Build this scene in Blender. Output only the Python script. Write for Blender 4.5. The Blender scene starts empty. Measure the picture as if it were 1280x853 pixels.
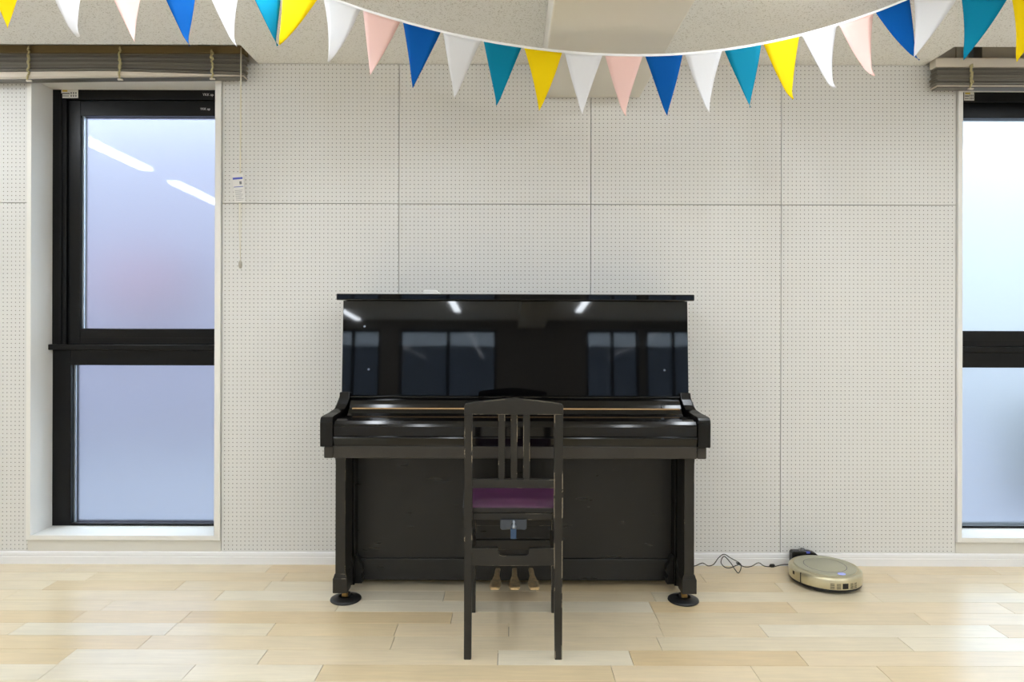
import bpy, bmesh, math, random
from mathutils import Vector, Matrix
random.seed(7)
R = math.radians
scn = bpy.context.scene
C = scn.collection

# ------------------------------------------------------------------ camera, sky, exposure
CAM_H = 1.154
cd = bpy.data.cameras.new('camera'); cam = bpy.data.objects.new('camera', cd); C.objects.link(cam)
cam.location = (0, 0, CAM_H); cam.rotation_euler = (R(90), R(-0.16), 0)
cd.sensor_width = 36; cd.lens = 36 * 840 / 1280
cd.shift_x = 2 / 1280; cd.shift_y = -23.5 / 1280
cd.clip_start = 0.02
scn.camera = cam

SKY = (0.70, 0.86, 1.0); SKY_STRENGTH = 7.2
LAMP_STRENGTH = 25.0; LAMP_COLOR = (0.875, 0.935, 1.0)
w = bpy.data.worlds.new('overcast'); scn.world = w; w.use_nodes = True
bg = w.node_tree.nodes['Background']
bg.inputs[0].default_value = (*SKY, 1); bg.inputs[1].default_value = SKY_STRENGTH
scn.view_settings.view_transform = 'Standard'
scn.view_settings.look = 'None'
scn.view_settings.gamma = 1
scn.view_settings.use_curve_mapping = False
scn.view_settings.exposure = 0.0

# ------------------------------------------------------------------ materials
def lin(c):
    return tuple(((v / 255) / 12.92 if v / 255 <= .04045 else ((v / 255 + .055) / 1.055) ** 2.4) for v in c)
MATS = {}
def mat(name, rgb, rough=.5, metal=0, spec=.5, coat=0, coat_rough=.05, noise=0, nscale=30, bump=0, bscale=200, emit=None, estr=0, trans=0, sub=0):
    m = bpy.data.materials.new(name); m.use_nodes = True
    nt = m.node_tree; b = nt.nodes['Principled BSDF']
    c = (*lin(rgb), 1)
    b.inputs['Base Color'].default_value = c
    b.inputs['Roughness'].default_value = rough; b.inputs['Metallic'].default_value = metal
    b.inputs['Specular IOR Level'].default_value = spec
    b.inputs['Coat Weight'].default_value = coat; b.inputs['Coat Roughness'].default_value = coat_rough
    b.inputs['Transmission Weight'].default_value = trans
    if emit:
        b.inputs['Emission Color'].default_value = (*emit, 1); b.inputs['Emission Strength'].default_value = estr
    tc = nt.nodes.new('ShaderNodeTexCoord')
    if noise:
        n = nt.nodes.new('ShaderNodeTexNoise'); n.inputs['Scale'].default_value = nscale; n.inputs['Detail'].default_value = 4
        nt.links.new(tc.outputs['Object'], n.inputs['Vector'])
        mr = nt.nodes.new('ShaderNodeMapRange'); mr.inputs[1].default_value = .3; mr.inputs[2].default_value = .7
        mr.inputs[3].default_value = 1 - noise; mr.inputs[4].default_value = 1 + noise
        nt.links.new(n.outputs[0], mr.inputs[0])
        mx = nt.nodes.new('ShaderNodeMix'); mx.data_type = 'RGBA'; mx.blend_type = 'MULTIPLY'; mx.inputs[0].default_value = 1
        mx.inputs[6].default_value = c; nt.links.new(mr.outputs[0], mx.inputs[7])
        nt.links.new(mx.outputs[2], b.inputs['Base Color'])
    if bump:
        n2 = nt.nodes.new('ShaderNodeTexNoise'); n2.inputs['Scale'].default_value = bscale; n2.inputs['Detail'].default_value = 3
        nt.links.new(tc.outputs['Object'], n2.inputs['Vector'])
        bp = nt.nodes.new('ShaderNodeBump'); bp.inputs['Strength'].default_value = bump; bp.inputs['Distance'].default_value = .002
        nt.links.new(n2.outputs[0], bp.inputs['Height']); nt.links.new(bp.outputs[0], b.inputs['Normal'])
    MATS[name] = m
    return m

def mathn(nt, op, a, b=None, c=None):
    n = nt.nodes.new('ShaderNodeMath'); n.operation = op
    for i, v in enumerate((a, b, c)):
        if v is None: continue
        if isinstance(v, (int, float)): n.inputs[i].default_value = v
        else: nt.links.new(v, n.inputs[i])
    return n.outputs[0]

# perforated acoustic board
def perforated():
    m = mat('perforated_board', (228, 227, 224), .7, spec=.3)
    nt = m.node_tree; b = nt.nodes['Principled BSDF']
    tc = nt.nodes.new('ShaderNodeTexCoord'); sp = nt.nodes.new('ShaderNodeSeparateXYZ')
    nt.links.new(tc.outputs['Object'], sp.inputs[0])
    p = 0.01956
    fx = mathn(nt, 'SUBTRACT', mathn(nt, 'FRACT', mathn(nt, 'DIVIDE', sp.outputs[0], p)), .5)
    fz = mathn(nt, 'SUBTRACT', mathn(nt, 'FRACT', mathn(nt, 'DIVIDE', sp.outputs[2], p)), .5)
    d = mathn(nt, 'SQRT', mathn(nt, 'ADD', mathn(nt, 'MULTIPLY', fx, fx), mathn(nt, 'MULTIPLY', fz, fz)))
    mr = nt.nodes.new('ShaderNodeMapRange'); mr.inputs[1].default_value = .10; mr.inputs[2].default_value = .145
    nt.links.new(d, mr.inputs[0])
    mx = nt.nodes.new('ShaderNodeMix'); mx.data_type = 'RGBA'
    nt.links.new(mr.outputs[0], mx.inputs[0])
    mx.inputs[6].default_value = (*lin((126, 124, 118)), 1); mx.inputs[7].default_value = (*lin((228, 227, 224)), 1)  # the dark inside the holes is painted into the colour as dots
    nt.links.new(mx.outputs[2], b.inputs['Base Color'])
    bp = nt.nodes.new('ShaderNodeBump'); bp.inputs['Strength'].default_value = .5; bp.inputs['Distance'].default_value = .003
    nt.links.new(mr.outputs[0], bp.inputs['Height']); nt.links.new(bp.outputs[0], b.inputs['Normal'])
perforated()

# speckled mineral-fibre ceiling
def speckled():
    m = mat('ceiling_board', (232, 226, 214), .9, spec=.1)
    nt = m.node_tree; b = nt.nodes['Principled BSDF']
    tc = nt.nodes.new('ShaderNodeTexCoord')
    n = nt.nodes.new('ShaderNodeTexNoise'); n.inputs['Scale'].default_value = 165; n.inputs['Detail'].default_value = 3
    nt.links.new(tc.outputs['Object'], n.inputs['Vector'])
    mr = nt.nodes.new('ShaderNodeMapRange'); mr.inputs[1].default_value = .36; mr.inputs[2].default_value = .43
    nt.links.new(n.outputs[0], mr.inputs[0])
    mx = nt.nodes.new('ShaderNodeMix'); mx.data_type = 'RGBA'
    nt.links.new(mr.outputs[0], mx.inputs[0])
    mx.inputs[6].default_value = (*lin((212, 209, 201)), 1); mx.inputs[7].default_value = (*lin((246, 245, 241)), 1)
    nt.links.new(mx.outputs[2], b.inputs['Base Color'])
    bp = nt.nodes.new('ShaderNodeBump'); bp.inputs['Strength'].default_value = .3; bp.inputs['Distance'].default_value = .002
    nt.links.new(mr.outputs[0], bp.inputs['Height']); nt.links.new(bp.outputs[0], b.inputs['Normal'])
speckled()

# varnished maple: tone per plank from the object colour, grain from stretched noise
def maple(name, per_object=True):
    m = mat(name, (222, 196, 155), .3, spec=.5, coat=.65, coat_rough=.24)
    nt = m.node_tree; b = nt.nodes['Principled BSDF']
    tc = nt.nodes.new('ShaderNodeTexCoord'); oi = nt.nodes.new('ShaderNodeObjectInfo')
    mp = nt.nodes.new('ShaderNodeMapping'); mp.inputs['Scale'].default_value = (1.6, 22, 1)
    add = nt.nodes.new('ShaderNodeVectorMath'); add.operation = 'ADD'
    mul = nt.nodes.new('ShaderNodeVectorMath'); mul.operation = 'SCALE'; mul.inputs[3].default_value = 37
    nt.links.new(oi.outputs['Location'], mul.inputs[0])
    nt.links.new(tc.outputs['Object'], add.inputs[0]); nt.links.new(mul.outputs[0], add.inputs[1])
    nt.links.new(add.outputs[0], mp.inputs[0])
    n = nt.nodes.new('ShaderNodeTexNoise'); n.inputs['Scale'].default_value = 3; n.inputs['Detail'].default_value = 6; n.inputs['Roughness'].default_value = .6; n.inputs['Distortion'].default_value = .6
    nt.links.new(mp.outputs[0], n.inputs['Vector'])
    mr = nt.nodes.new('ShaderNodeMapRange'); mr.inputs[1].default_value = .3; mr.inputs[2].default_value = .7; mr.inputs[3].default_value = .93; mr.inputs[4].default_value = 1.05
    nt.links.new(n.outputs[0], mr.inputs[0])
    n3 = nt.nodes.new('ShaderNodeTexNoise'); n3.inputs['Scale'].default_value = 5; n3.inputs['Detail'].default_value = 2
    nt.links.new(add.outputs[0], n3.inputs['Vector'])
    mr3 = nt.nodes.new('ShaderNodeMapRange'); mr3.inputs[1].default_value = .3; mr3.inputs[2].default_value = .7; mr3.inputs[3].default_value = .96; mr3.inputs[4].default_value = 1.04
    nt.links.new(n3.outputs[0], mr3.inputs[0])
    v = mathn(nt, 'MULTIPLY', mr.outputs[0], mr3.outputs[0])
    mx = nt.nodes.new('ShaderNodeMix'); mx.data_type = 'RGBA'; mx.blend_type = 'MULTIPLY'; mx.inputs[0].default_value = 1
    if per_object: nt.links.new(oi.outputs['Color'], mx.inputs[6])
    else:
        br = nt.nodes.new('ShaderNodeTexBrick'); br.inputs['Scale'].default_value = 1
        br.inputs['Brick Width'].default_value = .9; br.inputs['Row Height'].default_value = .1035; br.inputs['Mortar Size'].default_value = .0009
        br.inputs['Color1'].default_value = (*lin((228, 211, 184)), 1); br.inputs['Color2'].default_value = (*lin((218, 202, 174)), 1); br.inputs['Mortar'].default_value = (*lin((120, 95, 65)), 1)
        nt.links.new(tc.outputs['Object'], br.inputs['Vector']); nt.links.new(br.outputs[0], mx.inputs[6])
    nt.links.new(v, mx.inputs[7]); nt.links.new(mx.outputs[2], b.inputs['Base Color'])
    bp = nt.nodes.new('ShaderNodeBump'); bp.inputs['Strength'].default_value = .04; bp.inputs['Distance'].default_value = .001
    nt.links.new(n.outputs[0], bp.inputs['Height']); nt.links.new(bp.outputs[0], b.inputs['Normal'])
maple('maple_plank'); maple('maple_floor_far', False)

# black paint worn through to bare wood on the edges
def worn_black():
    m = mat('worn_black_paint', (34, 32, 29), .4, spec=.35)
    nt = m.node_tree; b = nt.nodes['Principled BSDF']
    bv = nt.nodes.new('ShaderNodeBevel'); bv.samples = 4; bv.inputs['Radius'].default_value = .0022
    g = nt.nodes.new('ShaderNodeNewGeometry')
    dt = nt.nodes.new('ShaderNodeVectorMath'); dt.operation = 'DOT_PRODUCT'
    nt.links.new(bv.outputs[0], dt.inputs[0]); nt.links.new(g.outputs['Normal'], dt.inputs[1])
    edge = mathn(nt, 'LESS_THAN', dt.outputs['Value'], .93)
    tc = nt.nodes.new('ShaderNodeTexCoord')
    n = nt.nodes.new('ShaderNodeTexNoise'); n.inputs['Scale'].default_value = 13; n.inputs['Detail'].default_value = 5
    nt.links.new(tc.outputs['Object'], n.inputs['Vector'])
    chip = mathn(nt, 'GREATER_THAN', n.outputs[0], .56)
    mx = nt.nodes.new('ShaderNodeMix'); mx.data_type = 'RGBA'
    nt.links.new(mathn(nt, 'MULTIPLY', edge, chip), mx.inputs[0])
    n2 = nt.nodes.new('ShaderNodeTexNoise'); n2.inputs['Scale'].default_value = 14; n2.inputs['Detail'].default_value = 3
    nt.links.new(tc.outputs['Object'], n2.inputs['Vector'])
    mx2 = nt.nodes.new('ShaderNodeMix'); mx2.data_type = 'RGBA'; nt.links.new(n2.outputs[0], mx2.inputs[0])
    mx2.inputs[6].default_value = (*lin((28, 27, 25)), 1); mx2.inputs[7].default_value = (*lin((46, 43, 38)), 1)
    nt.links.new(mx2.outputs[2], mx.inputs[6]); mx.inputs[7].default_value = (*lin((190, 175, 150)), 1)
    nt.links.new(mx.outputs[2], b.inputs['Base Color'])
worn_black()

def dull_lacquer():
    m = mat('dull_lacquer', (27, 26, 24), .32, spec=.4, bump=.03, bscale=90)
    nt = m.node_tree; b = nt.nodes['Principled BSDF']
    tc = nt.nodes.new('ShaderNodeTexCoord')
    mp = nt.nodes.new('ShaderNodeMapping'); mp.inputs['Scale'].default_value = (3, 3, 14)
    nt.links.new(tc.outputs['Object'], mp.inputs[0])
    n = nt.nodes.new('ShaderNodeTexNoise'); n.inputs['Scale'].default_value = 2.5; n.inputs['Detail'].default_value = 4
    nt.links.new(mp.outputs[0], n.inputs['Vector'])
    mr = nt.nodes.new('ShaderNodeMapRange'); mr.inputs[1].default_value = .3; mr.inputs[2].default_value = .7; mr.inputs[3].default_value = .26; mr.inputs[4].default_value = .42
    nt.links.new(n.outputs[0], mr.inputs[0]); nt.links.new(mr.outputs[0], b.inputs['Roughness'])
dull_lacquer()

mat('gloss_lacquer', (7, 7, 8), .035, spec=.5)
mat('arm_lacquer', (7, 7, 8), .16, spec=.32)
mat('brass', (150, 122, 74), .35, metal=1)
mat('pedal_brass', (232, 204, 158), .32, metal=.75, noise=.2, nscale=60)
mat('felt_edge', (176, 140, 96), .7)
mat('rubber_black', (26, 26, 27), .4, spec=.5)
mat('purple_vinyl', (74, 36, 68), .38, spec=.5, noise=.12, nscale=25, bump=.05, bscale=260)
mat('steel', (150, 160, 175), .32, metal=1)
mat('dark_steel', (84, 90, 100), .35, metal=.9)
mat('blue_plastic', (66, 88, 118), .35, metal=.6)
mat('trim_white', (240, 238, 233), .45)
mat('trim_panel', (224, 221, 212), .5)
mat('baseboard_white', (246, 246, 247), .4)
mat('far_wall', (128, 124, 117), .7)
mat('floor_seam', (70, 54, 36), .9)
mat('satin_lacquer', (6, 6, 7), .10, spec=.42)
mat('keybed_black', (52, 48, 42), .4, spec=.4, noise=.1, nscale=14)
mat('duct_paint', (230, 226, 216), .6)
mat('plain_wall', (228, 227, 224), .7, noise=.02, nscale=3)
mat('pocket_paint', (150, 128, 84), .7)
mat('frame_black', (5, 5, 6), .3, spec=.28)
mat('spacer_grey', (190, 200, 215), .3, metal=.5)
mat('sticker_white', (232, 230, 226), .5)
mat('print_grey', (120, 120, 122), .6)
mat('print_yellow', (214, 186, 70), .6)
mat('print_blue', (84, 96, 190), .6)
mat('lettering_white', (220, 220, 220), .5)
m_ = mat('slat_grey', (150, 144, 134), .4, metal=.15)
_nt = m_.node_tree; _oi = _nt.nodes.new('ShaderNodeObjectInfo'); _mx = _nt.nodes.new('ShaderNodeMix'); _mx.data_type = 'RGBA'; _mx.blend_type = 'MULTIPLY'; _mx.inputs[0].default_value = 1
_mx.inputs[6].default_value = (*lin((150, 144, 134)), 1); _nt.links.new(_oi.outputs['Color'], _mx.inputs[7]); _nt.links.new(_mx.outputs[2], _nt.nodes['Principled BSDF'].inputs['Base Color'])
mat('rail_gap_shade', (126, 108, 72), .55)  # left head rail browned to pass for the shadowed pocket gap
mat('rail_cream', (222, 212, 196), .4)
mat('ladder_cord', (196, 184, 140), .7)
mat('pull_cord', (232, 226, 206), .6)
mat('cord_weight', (186, 180, 166), .4)
mat('champagne', (208, 200, 170), .3, metal=.75, noise=.03, nscale=40)
mat('champagne_lid', (188, 186, 164), .34, metal=.45)
mat('black_plastic', (10, 10, 11), .35)
mat('led_blue', (176, 184, 238), .4, emit=lin((120, 140, 255)), estr=.35)
mat('white_plastic', (238, 238, 236), .4)
mat('concrete', (92, 92, 100), .85, noise=.06, nscale=3)
mat('neighbour_render', (106, 102, 114), .85, noise=.05, nscale=1.2)
mat('neighbour_red', (112, 82, 92), .8)
mat('unit_grey', (66, 70, 66), .6)
mat('sky_strip_tone', (178, 180, 184), .8)
mat('sky_screen_wall', (136, 137, 138), .8)
mat('sky_screen_roof', (140, 144, 150), .8)
mat('dark_facade', (56, 62, 72), .8)
mat('cloth_white', (240, 240, 240), .8)
def cloth(name, rgb):
    m = mat(name, rgb, .75, spec=.2)
    nt = m.node_tree; b = nt.nodes['Principled BSDF']; out = nt.nodes['Material Output']
    tr = nt.nodes.new('ShaderNodeBsdfTranslucent'); tr.inputs[0].default_value = (*lin(rgb), 1)
    mx = nt.nodes.new('ShaderNodeMixShader'); mx.inputs[0].default_value = .48
    nt.links.new(b.outputs[0], mx.inputs[1]); nt.links.new(tr.outputs[0], mx.inputs[2]); nt.links.new(mx.outputs[0], out.inputs[0])
FLAG = {'yellow': (252, 228, 14), 'white': (244, 244, 246), 'pink': (252, 224, 217), 'blue': (2, 106, 190), 'teal': (10, 156, 188)}
for k, v in FLAG.items(): cloth('flag_' + k, v)
# glass
def glass(name, rough, col=(1, 1, 1)):
    m = bpy.data.materials.new(name); m.use_nodes = True; nt = m.node_tree
    b = nt.nodes['Principled BSDF']; b.inputs['Base Color'].default_value = (*col, 1)
    b.inputs['Transmission Weight'].default_value = 1; b.inputs['Roughness'].default_value = rough; b.inputs['IOR'].default_value = 1.45
    if rough > .1:
        tc = nt.nodes.new('ShaderNodeTexCoord'); n = nt.nodes.new('ShaderNodeTexNoise'); n.inputs['Scale'].default_value = 120
        nt.links.new(tc.outputs['Object'], n.inputs['Vector'])
        bp = nt.nodes.new('ShaderNodeBump'); bp.inputs['Strength'].default_value = .12; bp.inputs['Distance'].default_value = .001
        nt.links.new(n.outputs[0], bp.inputs['Height']); nt.links.new(bp.outputs[0], b.inputs['Normal'])
    MATS[name] = m
glass('glass_smooth', .03, (.96, .97, 1)); glass('glass_frosted', .42, (.95, .97, 1)); glass('glass_clear', 0.0)
lm = mat('lamp_diffuser', (255, 255, 255), .5, emit=LAMP_COLOR, estr=LAMP_STRENGTH)
mat('lamp_housing', (236, 236, 234), .5)

# ------------------------------------------------------------------ helpers
def wloc(o):
    v = Vector((0, 0, 0))
    while o: v = v + o.location; o = o.parent
    return v
def obj(name, bm, m, parent=None, smooth=False, local=False, origin=None):
    me = bpy.data.meshes.new(name)
    bmesh.ops.recalc_face_normals(bm, faces=bm.faces)
    org = Vector((0, 0, 0))
    if parent and not local: org = wloc(parent)
    if origin is not None:
        org2 = Vector(origin); 
        bmesh.ops.translate(bm, verts=bm.verts, vec=-org2)
    elif parent and not local:
        bmesh.ops.translate(bm, verts=bm.verts, vec=-org)
    bm.to_mesh(me); bm.free()
    if smooth:
        for p in me.polygons: p.use_smooth = True
    for mm in (m if isinstance(m, (list, tuple)) else [m]): me.materials.append(MATS[mm])
    o = bpy.data.objects.new(name, me); C.objects.link(o)
    if parent: o.parent = parent
    if origin is not None: o.location = Vector(origin) - org if parent else Vector(origin)
    return o
def empty(name, loc, rz=0):
    o = bpy.data.objects.new(name, None); C.objects.link(o); o.location = loc; o.rotation_euler = (0, 0, rz); o.empty_display_size = .1
    return o
def tag(o, label, cat, group=None):
    o['label'] = label; o['category'] = cat
    if group: o['group'] = group
    return o
def struct(o, label=None):
    o['kind'] = 'structure'
    if label: o['label'] = label
    return o
def bx(bm, x0, x1, y0, y1, z0, z1, bev=0, seg=2):
    r = bmesh.ops.create_cube(bm, size=1)
    vs = r['verts']
    for v in vs:
        v.co = Vector((x0 + (v.co.x + .5) * (x1 - x0), y0 + (v.co.y + .5) * (y1 - y0), z0 + (v.co.z + .5) * (z1 - z0)))
    if bev:
        es = list({e for v in vs for e in v.link_edges})
        bmesh.ops.bevel(bm, geom=es, offset=bev, segments=seg, affect='EDGES', profile=.5)
    return bm
def box(x0, x1, y0, y1, z0, z1, bev=0, seg=2):
    return bx(bmesh.new(), x0, x1, y0, y1, z0, z1, bev, seg)
def prism(bm, pts, axis, a0, a1, bev=0, seg=2):
    """polygon pts extruded along axis; axis 'x': pts=(y,z), 'y': pts=(x,z), 'z': pts=(x,y)"""
    def mk(p, a):
        return {'x': (a, p[0], p[1]), 'y': (p[0], a, p[1]), 'z': (p[0], p[1], a)}[axis]
    v0 = [bm.verts.new(mk(p, a0)) for p in pts]; v1 = [bm.verts.new(mk(p, a1)) for p in pts]
    n = len(pts); es = []
    fs = [bm.faces.new(v0), bm.faces.new(v1[::-1])]
    for i in range(n): fs.append(bm.faces.new((v0[i], v0[(i + 1) % n], v1[(i + 1) % n], v1[i])))
    bmesh.ops.recalc_face_normals(bm, faces=fs)
    if bev:
        es = list(fs[0].edges) + list(fs[1].edges)
        bmesh.ops.bevel(bm, geom=es, offset=bev, segments=seg, affect='EDGES', profile=.5)
    return bm
def lathe(bm, prof, cx=0, cy=0, n=48):
    """prof=(r,z) from bottom to top"""
    rings = []
    for r, z in prof:
        if r < 1e-6: rings.append([bm.verts.new((cx, cy, z))])
        else: rings.append([bm.verts.new((cx + r * math.cos(2 * math.pi * i / n), cy + r * math.sin(2 * math.pi * i / n), z)) for i in range(n)])
    for a, b in zip(rings, rings[1:]):
        for i in range(n):
            j = (i + 1) % n
            if len(a) == 1 and len(b) == 1: continue
            if len(a) == 1: bm.faces.new((a[0], b[i], b[j]))
            elif len(b) == 1: bm.faces.new((a[i], a[j], b[0]))
            else: bm.faces.new((a[i], a[j], b[j], b[i]))
    return bm
def tube(bm, pts, r, n=8, closed=False):
    pts = [Vector(p) for p in pts]; rings = []
    for i, p in enumerate(pts):
        t = (pts[min(i + 1, len(pts) - 1)] - pts[max(i - 1, 0)]).normalized()
        up = Vector((0, 0, 1)) if abs(t.z) < .9 else Vector((1, 0, 0))
        a = t.cross(up).normalized(); b = t.cross(a).normalized()
        rr = r[i] if isinstance(r, (list, tuple)) else r
        rings.append([bm.verts.new(p + (a * math.cos(2 * math.pi * k / n) + b * math.sin(2 * math.pi * k / n)) * rr) for k in range(n)])
    for A, B in zip(rings, rings[1:]):
        for k in range(n): bm.faces.new((A[k], A[(k + 1) % n], B[(k + 1) % n], B[k]))
    bm.faces.new(rings[0]); bm.faces.new(rings[-1][::-1])
    return bm
def cyl(bm, p0, p1, r, n=16): return tube(bm, [p0, p1], r, n)
def spline(pts, k=8):
    pts = [Vector(p) for p in pts]; out = []
    for i in range(len(pts) - 1):
        p0 = pts[max(i - 1, 0)]; p1 = pts[i]; p2 = pts[i + 1]; p3 = pts[min(i + 2, len(pts) - 1)]
        for j in range(k):
            t = j / k
            out.append(.5 * ((2 * p1) + (-p0 + p2) * t + (2 * p0 - 5 * p1 + 4 * p2 - p3) * t * t + (-p0 + 3 * p1 - 3 * p2 + p3) * t ** 3))
    out.append(pts[-1]); return out
def text_mesh(name, s, size, mtx, m, parent):
    cu = bpy.data.curves.new(name, 'FONT'); cu.body = s; cu.size = size; cu.align_x = 'CENTER'; cu.align_y = 'CENTER'; cu.extrude = .0003
    t = bpy.data.objects.new(name, cu); C.objects.link(t)
    me = bpy.data.meshes.new_from_object(t); bpy.data.objects.remove(t); bpy.data.curves.remove(cu)
    me.transform(mtx); me.transform(Matrix.Translation(-wloc(parent))); me.name = name
    me.materials.clear(); me.materials.append(MATS[m])
    o = bpy.data.objects.new(name, me); C.objects.link(o); o.parent = parent
    return o

# ------------------------------------------------------------------ room dimensions
W = 3.2                    # panel face of the wall behind the piano
CEIL = 2.384
XL, XR, YB = -4.6, 4.6, -6.6
WIN = [(-2.275, -1.404), (2.145, 3.016)]      # clear openings
SILL, HEAD = .136, 2.303
PKT_Y = 2.986                                  # front edge of the blind pockets
PKT = [(-2.75, -1.205), (1.969, 3.5)]
PKT_TOP = 2.50

# wall behind the piano: core with openings
bm = bmesh.new()
cy0, cy1 = W + .012, W + .21
T = .03
xs = [XL - .2, WIN[0][0] - T, WIN[0][1] + T, WIN[1][0] - T, WIN[1][1] + T, XR + .2]
for i in (0, 2, 4): bx(bm, xs[i], xs[i + 1], cy0, cy1, 0, 2.75)
for i in (1, 3):
    bx(bm, xs[i], xs[i + 1], cy0, cy1, 0, SILL - T); bx(bm, xs[i], xs[i + 1], cy0, cy1, HEAD + T, 2.75)
wall_back = struct(obj('wall_back', bm, 'plain_wall'), 'pale wall clad in perforated boards behind the piano')
# cladding boards: every board its own piece; joint heights and columns as seen
JZ = 1.154 + (403 - 255.3) / 262.5
g = .0014
cols = [(XL, WIN[0][0] - .023), (WIN[0][1] + .029, -.5325), (-.5325, .381), (.381, 1.288), (1.288, WIN[1][0] - .023), (WIN[1][1] + .023, XR)]
for ci, (a, b) in enumerate(cols):
    splits = [(a, b)]
    if ci == 0: splits = [(a, a + 1.1), (a + 1.1, b)]
    if ci == 5: splits = [(a, a + .9), (a + .9, b)]
    for (p, q) in splits:
        for (z0, z1) in ((.056, JZ), (JZ, 2.5 if ci in (0, 5) else CEIL)):
            obj('board', box(p + g, q - g, W, W + .012, z0 + g, z1 - g, .0012, 1), 'perforated_board', wall_back)
# plain panels under and above the windows
for (a, b) in WIN:
    obj('board', box(a - .022, b + .028 if a < 0 else b + .022, W, W + .012, .056, SILL - .022), 'trim_panel', wall_back)
    obj('board', box(a - .022, b + .028 if a < 0 else b + .022, W, W + .012, HEAD + .029, 2.5), 'trim_panel', wall_back)
# baseboard with a groove
bm = prism(bmesh.new(), [(W + .012, 0), (W - .012, 0), (W - .012, .034), (W - .009, .0365), (W - .009, .0385), (W - .011, .041), (W - .010, .053), (W - .006, .058), (W + .012, .058)], 'x', XL, XR)
struct(obj('baseboard_back', bm, 'baseboard_white'))

# other walls, out of the frame but part of the room
struct(obj('wall_left', box(XL - .15, XL, YB, W + .012, 0, 2.75), 'plain_wall'))
struct(obj('wall_right', box(XR, XR + .15, YB, W + .012, 0, 2.75), 'plain_wall'))
FW = [(-3.4, -2.37), (-2.03, -.25), (1.38, 2.35), (2.47, 3.5)]
bm = bmesh.new(); fx = [XL - .15]
for a, b in FW: fx += [a, b]
fx.append(XR + .15)
for i in range(0, len(fx), 2): bx(bm, fx[i], fx[i + 1], YB - .15, YB, 0, 2.75)
for a, b in FW: bx(bm, a, b, YB - .15, YB, 0, .25); bx(bm, a, b, YB - .15, YB, 2.22, 2.75)
struct(obj('wall_front', bm, 'far_wall'))
for i, (a, b) in enumerate(FW):
    wr = struct(empty('window_%d' % (i + 3), ((a + b) / 2, YB - .08, .25)))
    bm = bmesh.new()
    bx(bm, a, a + .05, YB - .1, YB - .05, .25, 2.22); bx(bm, b - .05, b, YB - .1, YB - .05, .25, 2.22)
    bx(bm, a + .05, b - .05, YB - .1, YB - .05, .25, .3); bx(bm, a + .05, b - .05, YB - .1, YB - .05, 2.17, 2.22)
    bx(bm, (a + b) / 2 - .03, (a + b) / 2 + .03, YB - .1, YB - .05, .3, 2.17)
    obj('frame', bm, 'frame_black', wr)
    obj('glass', box(a + .05, b - .05, YB - .078, YB - .072, .3, 2.17), 'glass_clear', wr)

# ------------------------------------------------------------------ floor of maple planks
floor = struct(obj('floor', box(XL, XR, YB, W + .012, -.05, -.012), 'floor_seam'), 'pale varnished maple plank floor')
PITCH = .1035; Y0 = 2.1566
def pxX(px, py): return (px - 638) * 1.154 / (py - 403)
ROWJ = {-1: [(108, 855)], 0: [(61, 842), (237, 842), (400, 842), (767.5, 842), (946, 842), (1107.5, 842)],
        1: [(329.6, 822), (623.5, 822), (790, 822), (1003.7, 822)], 2: [(182.5, 804), (491.9, 804), (825, 804), (1133, 804)],
        3: [(24, 787), (216, 787), (340.6, 787), (496.5, 787), (637, 787), (827, 787), (954.4, 787), (1248, 787)],
        4: [(100, 772), (234, 772), (565.9, 772), (821.9, 772), (1152.5, 772)],
        5: [(135, 758.5), (424, 758.5), (815, 758.5), (991, 758.5), (1258, 758.5)],
        6: [(14, 746), (275, 746), (556, 746), (818, 746), (1097, 746)], 7: [(62, 734), (225.6, 734), (335, 734), (670, 734), (975, 734), (1265, 734)],
        8: [(114, 723), (356, 723), (700, 723), (880, 723), (1119, 723)], 9: [(83, 713), (336, 713), (760, 713), (1010, 713)]}
TONES = [(235, 217, 183), (239, 225, 196), (231, 207, 164), (241, 230, 206), (236, 219, 187), (233, 212, 173), (238, 219, 185), (233, 211, 170)]
PL_ORG = Y0 - 5 * PITCH
planks = 0
for k in range(-5, 11):
    ya = Y0 + k * PITCH; yb = min(ya + PITCH, W)
    if ya > W - .004: break
    js = sorted(pxX(*j) for j in ROWJ.get(k, []))
    if not js: js = [random.uniform(-.4, .4)]
    xs = [js[0]]
    for j in js[1:]:
        gap = j - xs[-1]
        if gap > 1.35: xs.append(xs[-1] + gap * random.uniform(.42, .58))
        xs.append(j)
    while xs[0] > XL: xs.insert(0, xs[0] - random.uniform(.45, .92))
    while xs[-1] < XR: xs.append(xs[-1] + random.uniform(.45, .92))
    xs[0] = XL; xs[-1] = XR
    for a, b in zip(xs, xs[1:]):
        if b - a < .05: continue
        e = .0009
        bm = box(a + e, b - e, ya + e, yb - e, -.012, 0)
        top = [ed for ed in bm.edges if all(v.co.z > -.001 for v in ed.verts)]
        bmesh.ops.bevel(bm, geom=top, offset=.0003, segments=1, affect='EDGES')
        o = obj('plank', bm, 'maple_plank', floor, origin=((a + b) / 2, (ya + yb) / 2, 0))
        c = random.choice(TONES); f = random.uniform(.97, 1.02)
        o.color = (*[v * f for v in lin(c)], 1); planks += 1
# the rest of the floor, behind the camera
sub = obj('plank_field', box(XL, XR, YB, PL_ORG, -.012, 0), 'maple_floor_far', floor); sub['kind'] = 'stuff'

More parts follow.
